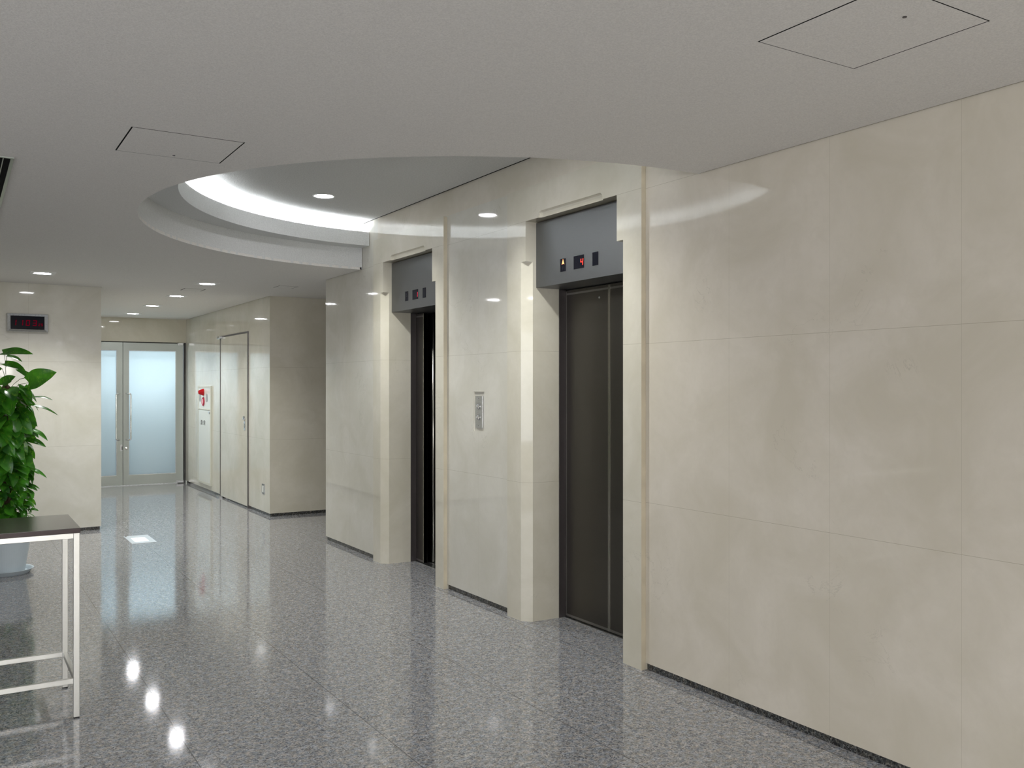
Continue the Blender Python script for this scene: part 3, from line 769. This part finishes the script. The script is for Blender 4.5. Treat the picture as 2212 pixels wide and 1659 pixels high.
for x, y in ((1.490, 9.735), (1.500, 9.750), (1.494, 9.762)): lathe(b, [(.001, .003), (.006, .003), (.004, .006), (.001, .0065)], 10, Matrix.Translation((x, y, 0)))
obj('screw', b, 'chrome', fs)

# ---------------------------------------------------------------- table
tb = thing('side_table', (-0.1, 4.755, 0), 'narrow dark topped table on slim steel legs at the left picture edge', 'table')
tx0, tx1, ty0, ty1, th = -0.72, 0.503, 4.525, 5.040, 0.862
b = box(B(), tx0, tx1, ty0, ty1, th - .003, th); tt = obj('tabletop', b, 'dark_wood', tb)
b = box(B(), tx0, tx1, ty0, ty1, th - .022, th - .0032); obj('table_edge', b, 'wood_edge', tb)
L = .0255
lx0, lx1 = tx0 + .003, tx1 - .003; ly0, ly1 = ty0 + .004, ty1 - .006
for x in (lx0, lx1 - L):
    for y in (ly0, ly1 - L):
        lg = obj('leg', box(B(), x, x + L, y, y + L, 0.006, th - .0225), 'leg', tb, bevel=.0015)
        obj('foot_pad', box(B(), x + .001, x + L - .001, y + .001, y + L - .001, 0.0, 0.006), 'black', lg)
for y in (ly0, ly1 - L): obj('apron_rail', box(B(), lx0 + L, lx1 - L, y, y + L, th - .0475, th - .0225), 'leg', tb, bevel=.0015)
for x in (lx0, lx1 - L): obj('apron_rail', box(B(), x, x + L, ly0 + L, ly1 - L, th - .0475, th - .0225), 'leg', tb, bevel=.0015)
for y in (ly0, ly1 - L): obj('stretcher', box(B(), lx0 + L, lx1 - L, y + .003, y + L - .003, .158, .182), 'leg', tb, bevel=.0015)
for x in (lx0, lx1 - L): obj('stretcher', box(B(), x + .003, x + L - .003, ly0 + L, ly1 - L, .158, .182), 'leg', tb, bevel=.0015)

# ---------------------------------------------------------------- potted pothos
PX, PY = 0.385, 8.36
pp = thing('potted_pothos', (PX, PY, 0), 'tall leafy pothos on a pole in a blue grey pot behind the table', 'potted plant')
T = Matrix.Translation((PX, PY, 0))
obj('saucer', lathe(B(), [(0.001, 0.0), (0.165, 0.0), (0.190, 0.030), (0.197, 0.034), (0.198, 0.038), (0.190, 0.038), (0.183, 0.034), (0.165, 0.010), (0.001, 0.008)], 56, T), 'pot', pp, smooth=False)
obj('pot', lathe(B(), [(0.001, 0.010), (0.128, 0.010), (0.134, 0.016), (0.182, 0.33), (0.192, 0.335), (0.194, 0.36), (0.184, 0.362), (0.178, 0.345), (0.172, 0.30), (0.001, 0.30)], 56, T), 'pot', pp, smooth=False)
obj('soil', lathe(B(), [(0.001, 0.301), (0.171, 0.301), (0.165, 0.318), (0.06, 0.325), (0.001, 0.325)], 40, T), 'soil', pp)
obj('moss_pole', lathe(B(), [(0.001, 0.30), (0.032, 0.30), (0.035, 0.9), (0.033, 1.50), (0.001, 1.53)], 20, T), 'pole', pp)
rnd = random.Random(7)
RT = Vector((math.cos(YAW), -math.sin(YAW), 0)); FW = Vector((math.sin(YAW), math.cos(YAW), 0)); UP = Vector((0, 0, 1))
C0 = Vector((PX, PY, 0))
fol = B(); stm = B()
def leaf(base, tip, width, nrm, droop=0.12, fold=0.12, fullness=1.0):
    """heart-shaped blade from base to tip, facing nrm; droop bends the tip, fold lifts the halves"""
    base = Vector(base); tip = Vector(tip); ax = tip - base; Ln = ax.length; ax.normalize()
    nrm = (Vector(nrm) - ax * Vector(nrm).dot(ax)).normalized(); sd_ = ax.cross(nrm).normalized()
    nu, nv = 12, 3
    rows = []
    for i in range(nu + 1):
        t = i / nu
        w = (math.sin(PI * min(1, (t * 0.93 + 0.07)) ** 0.68) ** 0.62) * (1 - 0.15 * t)
        if t > 0.86: w *= 1 - 0.45 * ((t - 0.86) / 0.14)
        w = max(w, 0.015) * width * 0.56
        lobe = -0.10 * Ln * max(0.0, 1 - t * 6)
        mid = base + ax * (Ln * t) + nrm * (droop * Ln * (math.sin(PI * t) - 0.4 * t))
        row = []
        for j in range(-nv, nv + 1):
            s = j / nv
            p = mid + sd_ * (w * s) + nrm * (fold * w * (abs(s) ** 1.3) * 2) + ax * (lobe * abs(s))
            p = p + nrm * (0.03 * w * math.sin(7 * t + 2 * s))
            row.append(fol.verts.new(p))
        rows.append(row)
    for p, q in zip(rows, rows[1:]):
        for j in range(2 * nv): fol.faces.new((p[j], p[j + 1], q[j + 1], q[j]))
def petiole(a, b_, r=0.0022):
    a = Vector(a); b_ = Vector(b_); m_ = (a + b_) / 2 + Vector((0, 0, 0.03))
    tube(stm, [a, (a * .6 + m_ * .4 + Vector((0, 0, .006))), m_, (b_ * .6 + m_ * .4), b_], r, 5)
def P(s, z, d=0.0): return C0 + RT * s + FW * d + UP * z
# the leaves that stand out against the wall; (base s,z) (tip s,z) width, facing, depth offset
hero = [((-.015, 1.775), (.236, 1.768), .088, (-.2, .75), -.02), ((.00, 1.750), (.135, 1.705), .055, (.3, .9), .01), ((-.007, 1.690), (.172, 1.632), .075, (.2, .8), -.01),
        ((.182, 1.535), (.412, 1.620), .150, (.05, .25), .00), ((.178, 1.580), (.068, 1.645), .050, (.1, .8), .03), ((-.006, 1.530), (.100, 1.585), .080, (.0, .4), -.03),
        ((.125, 1.500), (.190, 1.335), .075, (.5, .5), .03), ((.130, 1.478), (.215, 1.420), .055, (.4, .7), .00), ((.210, 1.415), (.381, 1.398), .045, (.0, .97), .01),
        ((.198, 1.355), (.442, 1.278), .042, (.1, .97), -.02), ((-.03, 1.450), (.065, 1.270), .165, (.1, .25), -.06), ((.100, 1.300), (.262, 1.185), .085, (.3, .7), .00),
        ((.095, 1.260), (.235, 1.120), .125, (.2, .35), -.03), ((.215, 1.155), (.346, 1.070), .050, (.3, .9), .00), ((.150, 1.075), (.321, 1.020), .065, (.2, .85), .02),
        ((.140, 1.020), (.203, .950), .060, (.5, .6), .00), ((.120, .960), (.246, .850), .085, (.3, .6), -.02), ((.180, .845), (.335, .770), .042, (.3, .9), .01),
        ((.160, .715), (.272, .680), .030, (.0, .97), .02), ((.180, .600), (.250, .550), .040, (.2, .9), .00), ((.170, .510), (.268, .505), .040, (.0, .95), .01),
        ((-.02, 1.24), (.09, 1.04), .135, (.25, .3), -.10), ((.03, 1.10), (.14, .95), .11, (.3, .4), -.12), ((-.06, 1.12), (-.04, .95), .12, (-.1, .3), -.12), ((.06, .95), (.13, .82), .09, (.3, .4), -.14),
        ((-.04, 1.66), (-.15, 1.60), .09, (.0, .5), -.02), ((.02, 1.56), (-.08, 1.52), .08, (.0, .5), .02)]
for (b0, t0, wd, fc_, dd) in hero:
    n_ = RT * fc_[0] + UP * fc_[1] - FW * math.sqrt(max(0.02, 1 - fc_[0] ** 2 - fc_[1] ** 2))
    leaf(P(b0[0], b0[1], dd), P(t0[0], t0[1], dd - .02), wd, n_, 0.07, 0.10)
    petiole(P(b0[0] * .15, b0[1] - .09, dd * .3), P(b0[0], b0[1], dd))
for k in range(520):
    z = 0.42 + 1.10 * rnd.random() ** 1.15
    if z > 1.22 and rnd.random() < .6: continue
    if z > 1.50: continue
    R = 0.245 - 0.085 * max(0, (z - 0.75) / 0.75)
    a = rnd.uniform(0, 2 * PI); rr = R * (0.30 + 0.62 * math.sqrt(rnd.random()))
    out = Vector((math.cos(a), math.sin(a), 0))
    bs = C0 + out * rr * 0.75 + UP * z
    Lf = rnd.uniform(.13, .19) if z > 1.2 else rnd.uniform(.095, .155) if z > .8 else rnd.uniform(.06, .105)
    dirv = (out * rnd.uniform(.35, .9) + UP * rnd.uniform(-1.0, -.25) + Vector((rnd.uniform(-.4, .4), rnd.uniform(-.4, .4), 0))).normalized()
    tp_ = bs + dirv * Lf
    n_ = (out * 0.75 + UP * rnd.uniform(.3, 1.0) + Vector((rnd.uniform(-.4, .4), rnd.uniform(-.4, .4), 0)))
    leaf(bs, tp_, Lf * rnd.uniform(.55, .8), n_, rnd.uniform(.03, .14), rnd.uniform(.05, .2))
    petiole(C0 + out * 0.03 + UP * (z - .06), bs, 0.0016)
# climbing stems on the pole
for k in range(3):
    a0 = k * 2.1
    tube(stm, [C0 + Vector((.038 * math.cos(a0 + z * 4), .038 * math.sin(a0 + z * 4), z)) for z in [0.3 + 0.08 * i for i in range(16)]], .005, 6)
obj('foliage', fol, 'leaf', pp, smooth=True)
obj('stems', stm, 'stem', pp, smooth=True)
